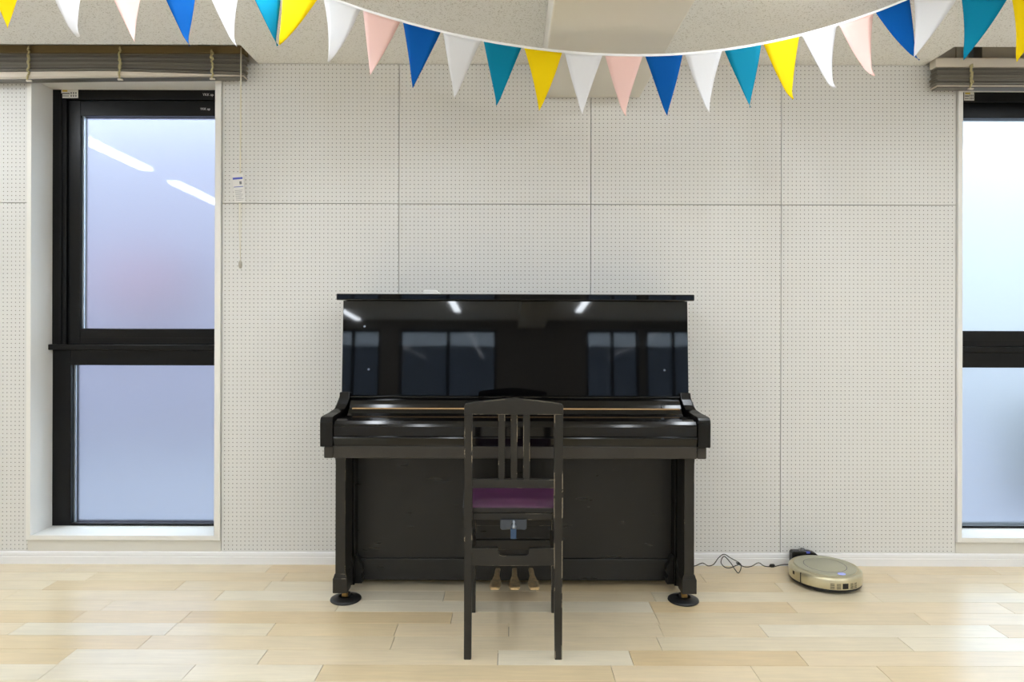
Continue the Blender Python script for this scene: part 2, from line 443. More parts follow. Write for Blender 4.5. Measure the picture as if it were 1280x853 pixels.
# ------------------------------------------------------------------ ceiling with blind pockets and boxing
bm = bmesh.new()
bx(bm, XL, XR, YB, PKT_Y, CEIL, CEIL + .12)
for a, b in ((XL, PKT[0][0]), (PKT[0][1], PKT[1][0]), (PKT[1][1], XR)): bx(bm, a, b, PKT_Y, W + .012, CEIL, CEIL + .12)
bx(bm, XL, XR, YB, W + .012, 2.66, 2.74)
ceiling = struct(obj('ceiling', bm, 'ceiling_board'), 'off-white speckled mineral board ceiling')
for a, b in PKT:
    bm = bmesh.new()
    bx(bm, a, b, PKT_Y - .004, W + .012, PKT_TOP, PKT_TOP + .01)
    bx(bm, a, b, PKT_Y, PKT_Y + .004, CEIL + .002, PKT_TOP)
    obj('pocket_lining', bm, 'pocket_paint', ceiling)
bm = box(.14, .612, -6.5, W, 2.2245, CEIL, .006)
struct(obj('trim_1', bm, 'duct_paint'), 'smooth boxed-in duct under the ceiling')

# ------------------------------------------------------------------ ceiling lamps in rows running away from the wall
def make_lamp():
    r = empty('ceiling_light', (0, 0, 0))
    tag(r, 'white linear ceiling light with glowing diffuser', 'ceiling light', 'rows of linear ceiling lights')
    bm = bmesh.new(); bx(bm, -.065, .065, -.625, .625, -.018, 0, .004); obj('housing', bm, 'lamp_housing', r, local=True)
    obj('diffuser', box(-.048, .048, -.615, .615, -.040, -.018, .004), 'lamp_diffuser', r, local=True)
    return r
def copy_tree(o, parent=None):
    c = o.copy(); C.objects.link(c); c.parent = parent
    for ch in list(o.children): copy_tree(ch, c)
    return c
lamp = make_lamp(); first = True
for x in (-2.75, -.87, 1.12, 3.1):
    for k in range(6):
        y = (2.30 if x < -2 else 1.80) - k * 1.62
        if y - .7 < YB: continue
        o = lamp if first else copy_tree(lamp); first = False
        o.location = (x, y, CEIL)

# ------------------------------------------------------------------ outside
struct(obj('ground', box(-14, 14, W + .21, 20, -.35, -.25), 'concrete'))
b1 = empty('neighbouring_building', (-7.0, 8.0, -.25))
tag(b1, 'pale lavender neighbouring house wall blurred behind the frosted glass', 'building')
obj('wall', box(-13, -1.6, 8, 11, -.25, 4.3), 'neighbour_render', b1)
obj('awning', box(-4.7, -3.8, 7.7, 8.0, 1.3, 1.9, .02), 'neighbour_red', b1)
u = empty('outdoor_unit', (4.55, 5.3, -.25))
tag(u, 'grey boxy outdoor unit, a blurred shadow in the lower frosted pane', 'outdoor unit')
obj('casing', box(4.0, 5.1, 5.1, 5.5, -.19, .52, .02), 'unit_grey', u)
for fx_ in (4.05, 4.9): obj('foot', box(fx_, fx_ + .15, 5.12, 5.48, -.25, -.19), 'dark_facade', u)
ff = struct(obj('facing_facade', box(-12, 12, -14, -11, -.3, 6), 'dark_facade'))  # unseen; raised to cover the sky and keep the piano's reflection dim
obj('sky_strip_standin', box(-12, 12, -11, -10.94, 2.30, 2.62), 'sky_strip_tone', ff)  # added strip standing in for the sky reflected in the piano
b3 = empty('sky_screen_house', (10, 13, -.25)); tag(b3, 'house-shaped screen added to soften the sky behind the bright frosted window', 'building')  # added to block direct sky in the right window and its floor glare
obj('wall', box(3.5, 22, 12, 15, -.25, 5.6), 'sky_screen_wall', b3)
obj('roof', prism(bmesh.new(), [(11.7, 5.6), (15.3, 5.6), (13.5, 6.5)], 'x', 3.3, 22.2), 'sky_screen_roof', b3)

# ------------------------------------------------------------------ windows
def make_window(n, x0, x1, fl, fr, ul, ur, lab):
    """fl/fr lower frame widths left/right, ul/ur extra sash widths in the upper light"""
    r = struct(empty('window_%d' % n, ((x0 + x1) / 2, 3.36, SILL)), lab)
    yf, yb = 3.335, 3.41
    # white lining of the recess, proud of the boards
    bm = bmesh.new()
    tl = .022; tr = .028 if x0 < 0 else .022; y0 = W - .013
    bx(bm, x0 - tl, x0, y0, yb, SILL - .022, HEAD + .028, .0015); bx(bm, x1, x1 + tr, y0, yb, SILL - .022, HEAD + .028, .0015)
    bx(bm, x0, x1, y0 + .001, yb, SILL - .022, SILL, .0015); bx(bm, x0, x1, y0 + .001, yb, HEAD, HEAD + .028, .0015)
    obj('lining', bm, 'trim_white', r)
    zt0, zt1, zl0, zl1 = 1.117, 1.0387, 1.011, .935
    def ring(bm, a, b, z0, z1, wl, wr, wb, wt, ya, yb_, bev=.002):
        bx(bm, a, a + wl, ya, yb_, z0, z1, bev); bx(bm, b - wr, b, ya, yb_, z0, z1, bev)
        bx(bm, a + wl, b - wr, ya, yb_, z0, z0 + wb, bev); bx(bm, a + wl, b - wr, ya, yb_, z1 - wt, z1, bev)
    # fixed outer frame (upper light)
    bm = bmesh.new(); a0 = .07 if ul > .03 else .035; a1 = .07 if ur > .03 else .035
    ring(bm, x0, x1, zl0, HEAD, a0, a1, .027, .049, yf, yb)
    bx(bm, x0 + a0 * .55, x0 + a0 * .7, yf - .006, yf, zt1, HEAD - .02, .001)
    obj('outer_frame', bm, 'frame_black', r)
    bm = bmesh.new(); ring(bm, x0 + a0, x1 - a1, zt1, HEAD - .049, ul, ur, zt0 - zt1, .076, yf + .012, yb - .004)
    bx(bm, x0 + a0 + ul * .8, x1 - a1 - ur * .8, yf + .008, yf + .012, zt1 + .028, zt1 + .032)
    sash = obj('upper_sash', bm, 'frame_black', r)
    bm = bmesh.new(); bx(bm, x0 - .001 + (.0 if x0 > 0 else -.0), x1, yf - .028, yf, zl0, zt1, .003)
    obj('ledge', bm, 'frame_black', r)
    bm = bmesh.new(); ring(bm, x0, x1, SILL, zl0 - .0005, fl, fr, .012, zl0 - zl1, yf + .004, yb)
    low = obj('lower_frame', bm, 'frame_black', r)
    # panes: smooth inside face, frosted outside face
    def pane(name, a, b, z0, z1, par, lean=0):
        bm = box(a, b, 3.372, 3.380, z0, z1)
        for f in bm.faces: f.material_index = 1 if f.calc_center_median().y > 3.3799 else 0
        if lean:
            for v in bm.verts: v.co.y += math.tan(lean) * (v.co.z - z0) - math.tan(lean) * (z1 - z0) / 2
        return obj(name, bm, ['glass_smooth', 'glass_frosted'], par)
    pa, pb = x0 + a0 + ul, x1 - a1 - ur
    pane('pane', pa, pb, zt0 - .001, HEAD - .125, sash, R(.9))
    pane('pane', x0 + fl, x1 - fr, SILL + .012, zl1, low)
    bm = bmesh.new(); bx(bm, pa - .001, pa + .009, 3.362, 3.372, zt0, HEAD - .125); obj('spacer', bm, 'spacer_grey', sash)
    bm = bmesh.new(); bx(bm, x0 + fl - .001, x0 + fl + .008, 3.365, 3.372, SILL + .012, zl1); obj('spacer', bm, 'spacer_grey', low)
    # maker's sticker in the corner of the head
    sx = x0 + .044 if x0 < 0 else x0 + .103
    st = obj('sticker', box(sx, sx + .083 if x0 < 0 else sx + .05, yf - .001, yf, HEAD - .042, HEAD - .001), 'sticker_white', r)
    bm = bmesh.new(); bx(bm, sx + .005, sx + .03, yf - .0015, yf - .001, HEAD - .011, HEAD - .003); obj('yellow_print', bm, 'print_yellow', st)
    bm = bmesh.new()
    wd = .083 if x0 < 0 else .05
    bx(bm, sx + .004, sx + wd * .5, yf - .0015, yf - .001, HEAD - .023, HEAD - .017)
    bx(bm, sx + .004, sx + wd * .45, yf - .0015, yf - .001, HEAD - .034, HEAD - .030)
    for q in range(3):
        for s in range(2): bx(bm, sx + wd * (.55 + q * .14), sx + wd * (.63 + q * .14), yf - .0015, yf - .001, HEAD - .036 + s * .014, HEAD - .027 + s * .014)
    gp = obj('grey_print', bm, 'print_grey', st); gp['kind'] = 'stuff'
    if x0 < 0:
        M = Matrix.Translation((-1.503, yf - .0006, 2.279)) @ Matrix.Rotation(R(90), 4, 'X'); text_mesh('lettering', 'YKK ap', .0175, M, 'lettering_white', r)
        M = Matrix.Translation((-1.523, yf + .0114, 2.212)) @ Matrix.Rotation(R(90), 4, 'X'); text_mesh('lettering', 'YKK ap', .016, M, 'lettering_white', sash)
    return r
make_window(1, *WIN[0], .092, .05, .062, .022, 'tall black-framed frosted window whose upper pane reflects lamp strips')
make_window(2, *WIN[1], .05, .092, .022, .062, 'tall black-framed frosted window, very bright, beyond the robot vacuum')

# ------------------------------------------------------------------ blinds
def make_blind(x0, x1, lab, ladders, sag, cord_x=None, zt=2.404, zb=2.303, rail=None, n=17, head=.035, head_mat='rail_gap_shade'):
    yf, yb = 3.128, 3.178
    r = empty('venetian_blind', ((x0 + x1) / 2, 3.15, 2.27)); tag(r, lab, 'blind', 'raised venetian blinds')
    obj('head_rail', box(x0, x1, yf + .002, yb - .002, zt, zt + head, .002), head_mat, r)
    for lx in (x0 + .2, x1 - .2): obj('mounting_bracket', box(lx - .02, lx + .02, yf + .008, yb - .008, zt + head, PKT_TOP), 'steel', r)
    rnd = random.Random(3)
    for i in range(n):
        z = zb + (zt - zb) * i / n + rnd.uniform(-.0006, .0006); dx = rnd.uniform(-.005, .005); dy = rnd.uniform(-.004, .003)
        bm = bmesh.new(); m_ = 16
        for j in range(m_):      # cambered thin strip, with its own slack
            a = x0 + dx + (x1 - x0) * j / m_; b = x0 + dx + (x1 - x0) * (j + 1) / m_
            def zz(x, y): return z + .0022 * (1 - ((y - (yf + yb) / 2) / .025) ** 2) + (sag(x) * (1 - i / n))
        xsn = [x0 + .004 + dx + (x1 - x0 - .008) * j / m_ for j in range(m_ + 1)]
        ysn = [yf + dy, yf + .012 + dy, (yf + yb) / 2 + dy, yb - .012 + dy, yb + dy]
        gt = [[bm.verts.new((x, y, zz(x, y) + .0012)) for y in ysn] for x in xsn]; gb = [[bm.verts.new((x, y, zz(x, y) - .0012)) for y in ysn] for x in xsn]
        for a in range(m_):
            for b in range(4):
                bm.faces.new((gt[a][b], gt[a + 1][b], gt[a + 1][b + 1], gt[a][b + 1])); bm.faces.new((gb[a][b], gb[a][b + 1], gb[a + 1][b + 1], gb[a + 1][b]))
            bm.faces.new((gt[a][0], gb[a][0], gb[a + 1][0], gt[a + 1][0])); bm.faces.new((gt[a][4], gt[a + 1][4], gb[a + 1][4], gb[a][4]))
        for e in (0, m_):
            for b in range(4): bm.faces.new((gt[e][b], gt[e][b + 1], gb[e][b + 1], gb[e][b]))
        sl = obj('slat', bm, 'slat_grey', r); q_ = rnd.uniform(.62, 1.25); sl.color = (q_, q_, q_ * .97, 1)
    # bottom rail
    bm = bmesh.new(); m_ = 16; xsn = [x0 + .004 + (x1 - x0 - .008) * j / m_ for j in range(m_ + 1)]
    rg = []
    for x in xsn:
        z = zb - .003 + sag(x); hh = rail(x)
        rg.append([bm.verts.new(p) for p in ((x, yf - .001, z), (x, yf - .001, z - hh * .7), (x, yf + .004, z - hh), (x, yb - .004, z - hh), (x, yb, z - hh * .7), (x, yb, z))])
    for A, B in zip(rg, rg[1:]):
        for k in range(6): bm.faces.new((A[k], A[(k + 1) % 6], B[(k + 1) % 6], B[k]))
    bm.faces.new(rg[0]); bm.faces.new(rg[-1][::-1])
    obj('bottom_rail', bm, 'rail_cream', r)
    # last slat, hanging just under the rail
    bm = bmesh.new(); rg = []
    for x in xsn:
        z = zb - .006 + sag(x) - rail(x); rg.append([bm.verts.new(p) for p in ((x, yf - .004, z), (x, yf - .004, z - .003), (x, yb - .01, z - .003), (x, yb - .01, z))])
    for A, B in zip(rg, rg[1:]):
        for k in range(4): bm.faces.new((A[k], A[(k + 1) % 4], B[(k + 1) % 4], B[k]))
    bm.faces.new(rg[0]); bm.faces.new(rg[-1][::-1]); sl = obj('slat', bm, 'slat_grey', r); sl.color = (.5, .5, .48, 1)
    for lx in ladders:
        bm = bmesh.new(); rnd = random.Random(int(lx * 100))
        pts = [(lx + rnd.uniform(-.006, .006), yf - .004 + rnd.uniform(-.003, .0), zb - .01 - rail(lx) + sag(lx) + (zt - zb + .02 + rail(lx)) * k / 14) for k in range(15)]
        tube(bm, spline(pts, 4), .0042, 6)
        pts = [(lx + rnd.uniform(-.008, .008), yf - .006 + rnd.uniform(-.002, .0), zb + .005 + sag(lx) + (zt - zb) * k / 12) for k in range(13)]
        tube(bm, spline(pts, 4),   .0036, 6)
        obj('ladder_cord', bm, 'ladder_cord', r, smooth=True)
        obj('cord_clip', box(lx - .012, lx + .012, yf - .006, yf + .004, zb - .018 - rail(lx) + sag(lx), zb - .010 - rail(lx) + sag(lx), .002), 'rail_cream', r)
    if cord_x is not None:
        cy = yf - .012; cx = cord_x
        bm = bmesh.new(); tube(bm, [(cx + .001, cy, 2.425), (cx, cy, 2.1), (cx - .001, cy, 1.86), (cx - .002, cy, 1.80)], .0022, 6)
        tube(bm, [(cx + .004, cy, 2.425), (cx + .003, cy, 2.1), (cx + .002, cy, 1.80)], .0016, 6)
        tube(bm, [(cx - .002, cy, 1.80), (cx - .004, cy, 1.6), (cx + .002, cy, 1.435)], .0014, 6); tube(bm, [(cx + .002, cy, 1.80), (cx + .004, cy, 1.6), (cx + .002, cy, 1.435)], .0014, 6)
        obj('pull_cord', bm, 'pull_cord', r, smooth=True)
        bm = bmesh.new(); lathe(bm, [(0, 1.40), (.005, 1.401), (.0085, 1.412), (.0075, 1.43), (.003, 1.437), (0, 1.438)], cx + .002, cy, 16); obj('cord_weight', bm, 'cord_weight', r, smooth=True)
        # care tag
        bm = box(-.024, .024, -.0008, .0008, -.134, 0)
        t = obj('care_tag', bm, 'sticker_white', r, local=True); t.location = Vector((cx - .012, cy - .005, 1.838)) - r.location; t.rotation_euler = (0, R(-6), R(5)); t['label'] = 'white paper tag with blue lines'
        obj('blue_print', box(-.022, .022, -.0014, -.0008, -.026, -.017), 'print_blue', t, local=True); obj('blue_print', box(-.021, .021, -.0014, -.0008, -.062, -.059), 'print_blue', t, local=True)
        bm = bmesh.new()
        for q in range(8): bx(bm, -.018, .018 - .004 * (q % 3), -.0014, -.0008, -.078 - q * .0065, -.0765 - q * .0065)
        bx(bm, .006, .016, -.0014, -.0008, -.05, -.036)
        gp = obj('grey_print', bm, 'print_grey', t, local=True); gp['kind'] = 'stuff'
    return r
def px_at(px, y): return (px - 638) * y / 840
make_blind(-2.70, -1.241, 'grey slatted venetian blind drawn up above the window with lamp reflections', [px_at(36, 3.13), px_at(150, 3.13), px_at(265, 3.13)],
           lambda x: .018 * min(1, max(0, (-1.25 - x) / .6)) - .006 * min(1, max(0, (-1.9 - x) / .5)), cord_x=px_at(300, 3.118), rail=lambda x: .005 + .024 * min(1, max(0, (-1.25 - x) / .6)) + .004 * min(1, max(0, (-1.9 - x) / .5)))
make_blind(1.978, 3.44, 'grey slatted venetian blind drawn up above the brighter window', [px_at(1212, 3.13), px_at(1212, 3.13) + .43, px_at(1212, 3.13) + .86], lambda x: 0, zt=2.349, zb=2.266, rail=lambda x: .006, n=15, head=.044, head_mat='rail_cream')

# ------------------------------------------------------------------ upright piano
PX = .0205
piano = empty('upright_piano', (PX, 2.95, 0)); tag(piano, 'glossy black upright piano with closed keyboard lid against perforated wall', 'piano')
def P(name, bm, m, parent=None, smooth=False):
    bmesh.ops.translate(bm, verts=bm.verts, vec=(PX, 0, 0))
    return obj(name, bm, m, parent or piano, smooth)
BK = 3.14
P('lid', box(-.749, .749, 2.808, BK + .005, 1.2445, 1.2715, .004, 3), 'gloss_lacquer')
for s in (-1, 1):
    prof = [(2.868, .03), (BK, .03), (BK, 1.244), (2.853, 1.244), (2.829, .848), (2.825, .844), (2.80, .80), (2.80, .62), (2.868, .62)]
    xa, xb = (-.725, -.683) if s < 0 else (.683, .725)
    P('side_panel', prism(bmesh.new(), prof, 'x', xa, xb, .0015), 'arm_lacquer')
# upper front panel leans back a little
lean = R(3.6); zb_, zt_ = .846, 1.2435
bm = box(-.7248, .7248, 0, .018, 0, (zt_ - zb_) / math.cos(lean), .0015)
bmesh.ops.rotate(bm, cent=(0, 0, 0), matrix=Matrix.Rotation(-lean, 3, 'X'), verts=bm.verts)
bmesh.ops.translate(bm, verts=bm.verts, vec=(0, 2.806, zb_))
up = P('upper_panel', bm, 'gloss_lacquer')
for (sx, sz) in ((-.613, .955), (.625, .955), (-.633, 1.135)):
    bm = bmesh.new(); y = 2.806 + math.tan(lean) * (sz - zb_); cyl(bm, (sx, y + .003, sz), (sx, y - .003, sz), .0045, 14); P('screw_cap', bm, 'steel', up)
# bead along the bottom of the upper panel
P('panel_bead', box(-.6845, .6845, 2.790, 2.81, .838, .8455, .002), 'gloss_lacquer')
# closed fallboard: sloping top, hinge, rounded front, lower lip
fb = prism(bmesh.new(), [(2.79, .64), (2.79, .8365), (2.772, .830), (2.757, .815), (2.748, .8005), (2.742, .800)] + [(2.742, .797), (2.725, .783), (2.712, .7755), (2.700, .774), (2.70, .64)], 'x', -.678, .678)
fallb = P('fallboard', fb, 'satin_lacquer')
fr = prism(bmesh.new(), [(2.72, .665), (2.72, .772), (2.695, .7745), (2.665, .769), (2.650, .763), (2.641, .752), (2.638, .742), (2.638, .706), (2.630, .703), (2.629, .698), (2.641, .672), (2.642, .665)], 'x', -.712, .712)
lip = P('fallboard_front', fr, 'satin_lacquer')
P('hinge_strip', box(-.665, .672, 2.7395, 2.749, .7975, .8025, .0006), 'felt_edge', fallb)
bm = bmesh.new(); cyl(bm, (.605, 2.752, .812), (.605, 2.742, .8105), .006, 14); P('lid_lock', bm, 'steel', fallb)
# key bed
P('key_bed', box(-.7145, .7145, 2.642, 2.87, .617, .664, .003), 'keybed_black')
# arms (key blocks)
for s in (-1, 1):
    prof = [(2.632, .664), (2.630, .758), (2.633, .770), (2.641, .779), (2.655, .782), (2.70, .789), (2.74, .799), (2.762, .815), (2.778, .836), (2.786, .862), (2.815, .862), (2.815, .664)]
    bm = prism(bmesh.new(), prof, 'x', .7155, .7655, .003, 2)
    for v in bm.verts:
        t = min(1, max(0, (v.co.y - 2.65) / .13))
        if v.co.x > .74: v.co.x -= .038 * t
        else: v.co.x -= .030 * t
        v.co.x *= s
    bmesh.ops.reverse_faces(bm, faces=bm.faces) if s < 0 else None
    P('key_block', bm, 'arm_lacquer')
    a, b = sorted((s * .7155, s * .7525))
    P('key_block_foot', box(a, b, 2.64, 2.86, .617, .6635, .005), 'keybed_black')
    # leg with flared top, toe block, caster
    cx = s * .7135
    pr = [(-.0205, .10), (-.0205, .575), (-.0225, .60), (-.027, .6165), (.0225, .6165), (.0205, .60), (.0205, .575), (.0205, .10)]
    bm = prism(bmesh.new(), [(cx + s * -p[0], p[1]) for p in pr], 'y', 2.748, 2.868, .002); P('leg', bm, 'worn_black_paint')
    bm = bmesh.new()
    bx(bm, cx - .030, cx + .030, 2.742, 2.81, .044, .105, .003)
    # tapered cap on the block
    r_ = bmesh.ops.create_cube(bm, size=1)
    for v in r_['verts']:
        tz = v.co.z > 0; hx = .0225 if tz else .028
        v.co = Vector((cx + (hx if v.co.x > 0 else -hx), (2.81 if v.co.y > 0 else (2.747 if tz else 2.744)), .122 if tz else .105))
    tb = P('toe_block', bm, 'worn_black_paint')
    # rail from the toe back to the body
    bm = prism(bmesh.new(), [(2.81, .05), (2.81, .112), (2.845, .118), (2.868, .15), (2.93, .15), (2.93, .03), (2.868, .03)], 'x', *sorted((s * .690, s * .735))); P('toe_rail', bm, 'dull_lacquer')
    # scrolled bracket in the corner of the lower panel
    bp = [(.683, .03), (.655, .03), (.653, .052), (.661, .066), (.651, .085), (.655, .105), (.666, .118), (.672, .14), (.683, .15)]
    bm = prism(bmesh.new(), [(s * p[0], p[1]) for p in bp], 'y', 2.885, 2.925, .001); P('bracket', bm, 'dull_lacquer')
    # caster: brass fork, black wheel
    bm = bmesh.new(); cyl(bm, (s * .70, 2.775, .046), (s * .70, 2.775, .030), .012, 16)
    bx(bm, s * .70 - .012, s * .70 + .012, 2.768, 2.800, .018, .034, .003)
    cas = P('caster', bm, 'brass')
    bm = bmesh.new(); cyl(bm, (s * .70 - .017, 2.788, .024), (s * .70 + .017, 2.788, .024), .0105, 20); P('wheel', bm, 'rubber_black', cas)
# lower front panel and bottom rail
P('lower_panel', box(-.683, .683, 2.93, 2.95, .125, .617, .001), 'dull_lacquer')
P('bottom_rail', box(-.683, .683, 2.924, 2.952, .03, .1235, .003), 'dull_lacquer')
P('bottom_board', box(-.683, .683, 2.952, BK, .03, .05), 'dull_lacquer')
P('back_frame', box(-.683, .683, BK - .03, BK, .05, 1.243), 'dull_lacquer')
# pedals
for i, (x0, x1) in enumerate(((-.070, -.082), (0, 0), (.070, .082))):
    sec = [(2.945, .0815, .0105), (2.90, .0810, .0105), (2.862, .0745, .0115), (2.842, .067, .017), (2.815, .0640, .0225), (2.785, .0625, .0235), (2.770, .0605, .0205), (2.764, .058, .015)]
    bm = bmesh.new(); rg = []
    for (y, z, hw) in sec:
        t = (2.945 - y) / .18; x = x0 + (x1 - x0) * t
        rg.append([bm.verts.new(p) for p in ((x - hw, y, z), (x - hw * .6, y, z + .0035), (x + hw * .6, y, z + .0035), (x + hw, y, z), (x + hw, y, z - .006), (x - hw, y, z - .006))])
    for A, B in zip(rg, rg[1:]):
        for k in range(6): bm.faces.new((A[k], A[(k + 1) % 6], B[(k + 1) % 6], B[k]))
    bm.faces.new(rg[0]); bm.faces.new(rg[-1][::-1])
    P('pedal', bm, 'pedal_brass')
# caster cups under the front legs
for s, lab in ((-1, 'round black caster cup under the piano leg on the bass side, away from the cord'), (1, 'round black caster cup under the piano leg beside the black cord')):
    bm = bmesh.new()
    lathe(bm, [(0, 0), (.060, 0), (.0635, .003), (.0625, .008), (.052, .012), (.034, .0165), (.028, .0175), (.026, .0135), (.0, .0125)], 0, 0, 56)
    o = obj('caster_cup', bm, 'rubber_black', None, smooth=True); o.location = (PX + s * .700, 2.788, 0)
    tag(o, lab, 'caster cup', 'piano caster cups')
# small white thing on top of the piano
bm = prism(bmesh.new(), [(-.034, 0), (.040, 0), (.034, .010), (.018, .022), (-.030, .022), (-.034, .018)], 'y', -.03, .03, .003)
o = obj('small_case', bm, 'white_plastic'); o.location = (px_at(540, 2.96), 2.96, 1.2717)
tag(o, 'small white plastic object lying on the piano lid', 'small object')

# ------------------------------------------------------------------ chair
ch = empty('piano_chair', (.0125, 2.49, 0)); tag(ch, 'worn black wooden piano chair with slatted back and purple seat', 'chair')
def K(name, bm, m='worn_black_paint', parent=None, smooth=False): return obj(name, bm, m, parent or ch, smooth)
XA, XB = -.156, .1805
def yb_at(z): return 2.296 - .018 * max(0, (z - .45)) / .45       # rear plane, leaning a little towards the viewer
for (a, b, ai, bi) in ((XA, XA + .0275, XA, XA + .025), (XB - .0305, XB, XB - .0255, XB - .0005)):
    bm = bmesh.new(); rg = []
    for z, aa, bb in ((0, ai, bi), (.45, a, b), (.86, a, b)):
        y = yb_at(z); rg.append([bm.verts.new(p) for p in ((aa, y, z), (bb, y, z), (bb, y + .024, z), (aa, y + .024, z))])
    for A, B in zip(rg, rg[1:]):
        for k in range(4): bm.faces.new((A[k], A[(k + 1) % 4], B[(k + 1) % 4], B[k]))
    bm.faces.new(rg[0]); bm.faces.new(rg[-1][::-1])
    bmesh.ops.bevel(bm, geom=[e for e in bm.edges if abs((e.verts[0].co - e.verts[1].co).z) > .1], offset=.002, segments=2, affect='EDGES')
    K('rear_leg', bm)
# arched crest rail
mid = (XA + XB) / 2; tp = [(XA, .8405), (XA, .868), (XA + .003, .8745), (XA + .010, .877)]
for k in range(1, 12):
    t = k / 12; x = XA + .012 + (XB - XA - .024) * t; d = abs(t - .5) * 2
    tp.append((x, .878 + .0175 * (1 - d) ** .8 if d > .12 else .878 + .0175 * (1 - d * d * 1.1)))
tp += [(XB - .010, .877), (XB - .003, .8745), (XB, .868), (XB, .8405)]
bm = prism(bmesh.new(), tp, 'y', yb_at(.86) - .0015, yb_at(.86) + .0245, .0018); K('crest_rail', bm)
K('back_rail', box(XA + .027, XB - .030, yb_at(.6) + .001, yb_at(.6) + .021, .5875, .6175, .002))
for x in (-.0287, .0134, .0562):
    bm = bmesh.new(); rg = []
    for z in (.6172, .8408):
        y = yb_at(z) + .004; rg.append([bm.verts.new(p) for p in ((x - .0115, y, z), (x + .0115, y, z), (x + .0115, y + .013, z), (x - .0115, y + .013, z))])
    for k in range(4): bm.faces.new((rg[0][k], rg[0][(k + 1) % 4], rg[1][(k + 1) % 4], rg[1][k]))
    bm.faces.new(rg[0]); bm.faces.new(rg[1][::-1])
    bmesh.ops.bevel(bm, geom=[e for e in bm.edges if abs((e.verts[0].co - e.verts[1].co).z) > .1], offset=.0015, segments=1, affect='EDGES')
    K('slat', bm)
# front legs
for (a, b) in ((-.160, -.1355), (.1655, .190)):
    bm = bmesh.new(); bx(bm, a, b, 2.664, 2.690, 0, .47, .002); K('front_leg', bm)
# lower frame: rear stretcher with hand notch, sides, front
nz = [(XA + .026, .320), (XB - .027, .320), (XB - .027, .380), (.070, .380), (.066, .377), (.0645, .364), (.060, .357), (.052, .354), (-.026, .354), (-.034, .357), (-.0385, .364), (-.040, .377), (-.044, .380), (XA + .026, .380)]
K('rear_stretcher', prism(bmesh.new(), nz, 'y', 2.299, 2.319, .0015))
K('front_stretcher', box(-.1355, .1655, 2.668, 2.687, .25, .288, .002))
for (a, b) in ((-.150, -.134), (.158, .174)):
    bm = prism(bmesh.new(), [(2.319, .325), (2.319, .375), (2.664, .33), (2.664, .28)], 'x', a, b, .0015); K('side_stretcher', bm)
    bm = prism(bmesh.new(), [(2.32, .405), (2.32, .468), (2.664, .468), (2.664, .405)], 'x', a, b, .0015); K('side_apron', bm)
K('front_apron', box(-.1355, .1655, 2.668, 2.687, .345, .468, .002))
# moving seat frame with lifting plate
K('seat_frame', box(XA + .028, XB - .031, 2.3235, 2.346, .470, .4925, .002))
K('seat_base', box(-.146, .172, 2.3235, 2.695, .4935, .512, .004), 'black_plastic')
# padded seat: domed
bm = bmesh.new(); nx, ny = 14, 16; gt = []
sx0, sx1, sy0, sy1 = -.145, .171, 2.322, 2.697
for i in range(nx + 1):
    row = []
    for j in range(ny + 1):
        u_ = i / nx * 2 - 1; v_ = j / ny * 2 - 1
        z = .514 + .026 * ((1 - abs(u_) ** 6) * (1 - abs(v_) ** 6)) ** .5
        row.append(bm.verts.new((sx0 + (sx1 - sx0) * i / nx, sy0 + (sy1 - sy0) * j / ny, z)))
    gt.append(row)
for i in range(nx):
    for j in range(ny): bm.faces.new((gt[i][j], gt[i + 1][j], gt[i + 1][j + 1], gt[i][j + 1]))
bd = [gt[i][0] for i in range(nx + 1)] + [gt[nx][j] for j in range(1, ny + 1)] + [gt[i][ny] for i in range(nx - 1, -1, -1)] + [gt[0][j] for j in range(ny - 1, 0, -1)]
lo = [bm.verts.new((v.co.x, v.co.y, .5121)) for v in bd]
for i in range(len(bd)): bm.faces.new((bd[i], lo[i], lo[(i + 1) % len(bd)], bd[(i + 1) % len(bd)]))
bm.faces.new(lo)
cu = K('seat_cushion', bm, 'purple_vinyl', smooth=True); cu['label'] = 'purple vinyl seat pad'
pl = K('lift_plate', prism(bmesh.new(), [(-.033, .474), (-.033, .444), (-.026, .438), (-.010, .440), (.036, .440), (.052, .438), (.058, .444), (.058, .474)], 'y', 2.314, 2.318, .0008), 'dark_steel'); pl['label'] = 'bare steel adjusting plate'
bm = bmesh.new(); lathe(bm, [(0, .474), (.004, .473), (.006, .466), (.004, .462), (.008, .456), (.009, .450), (.006, .445), (.0, .444)][::-1], .0135, 2.307, 16); K('adjusting_bolt', bm, 'steel', pl, True)
bm = bmesh.new(); bx(bm, .0025, .0225, 2.303, 2.311, .410, .446, .002); K('thumb_lever', bm, 'blue_plastic', pl)
# side adjusting ratchets
for s, x in ((-1, -.1605), (1, .1845)):
    bm = prism(bmesh.new(), [(2.37, .47), (2.43, .47), (2.43, .50), (2.405, .555), (2.395, .555), (2.37, .50)], 'x', *sorted((x - s * .001, x + s * .006)))
    for v in bm.verts:
        if v.co.z > .54: v.co.x -= s * .003
    K('height_catch', bm, 'rubber_black')

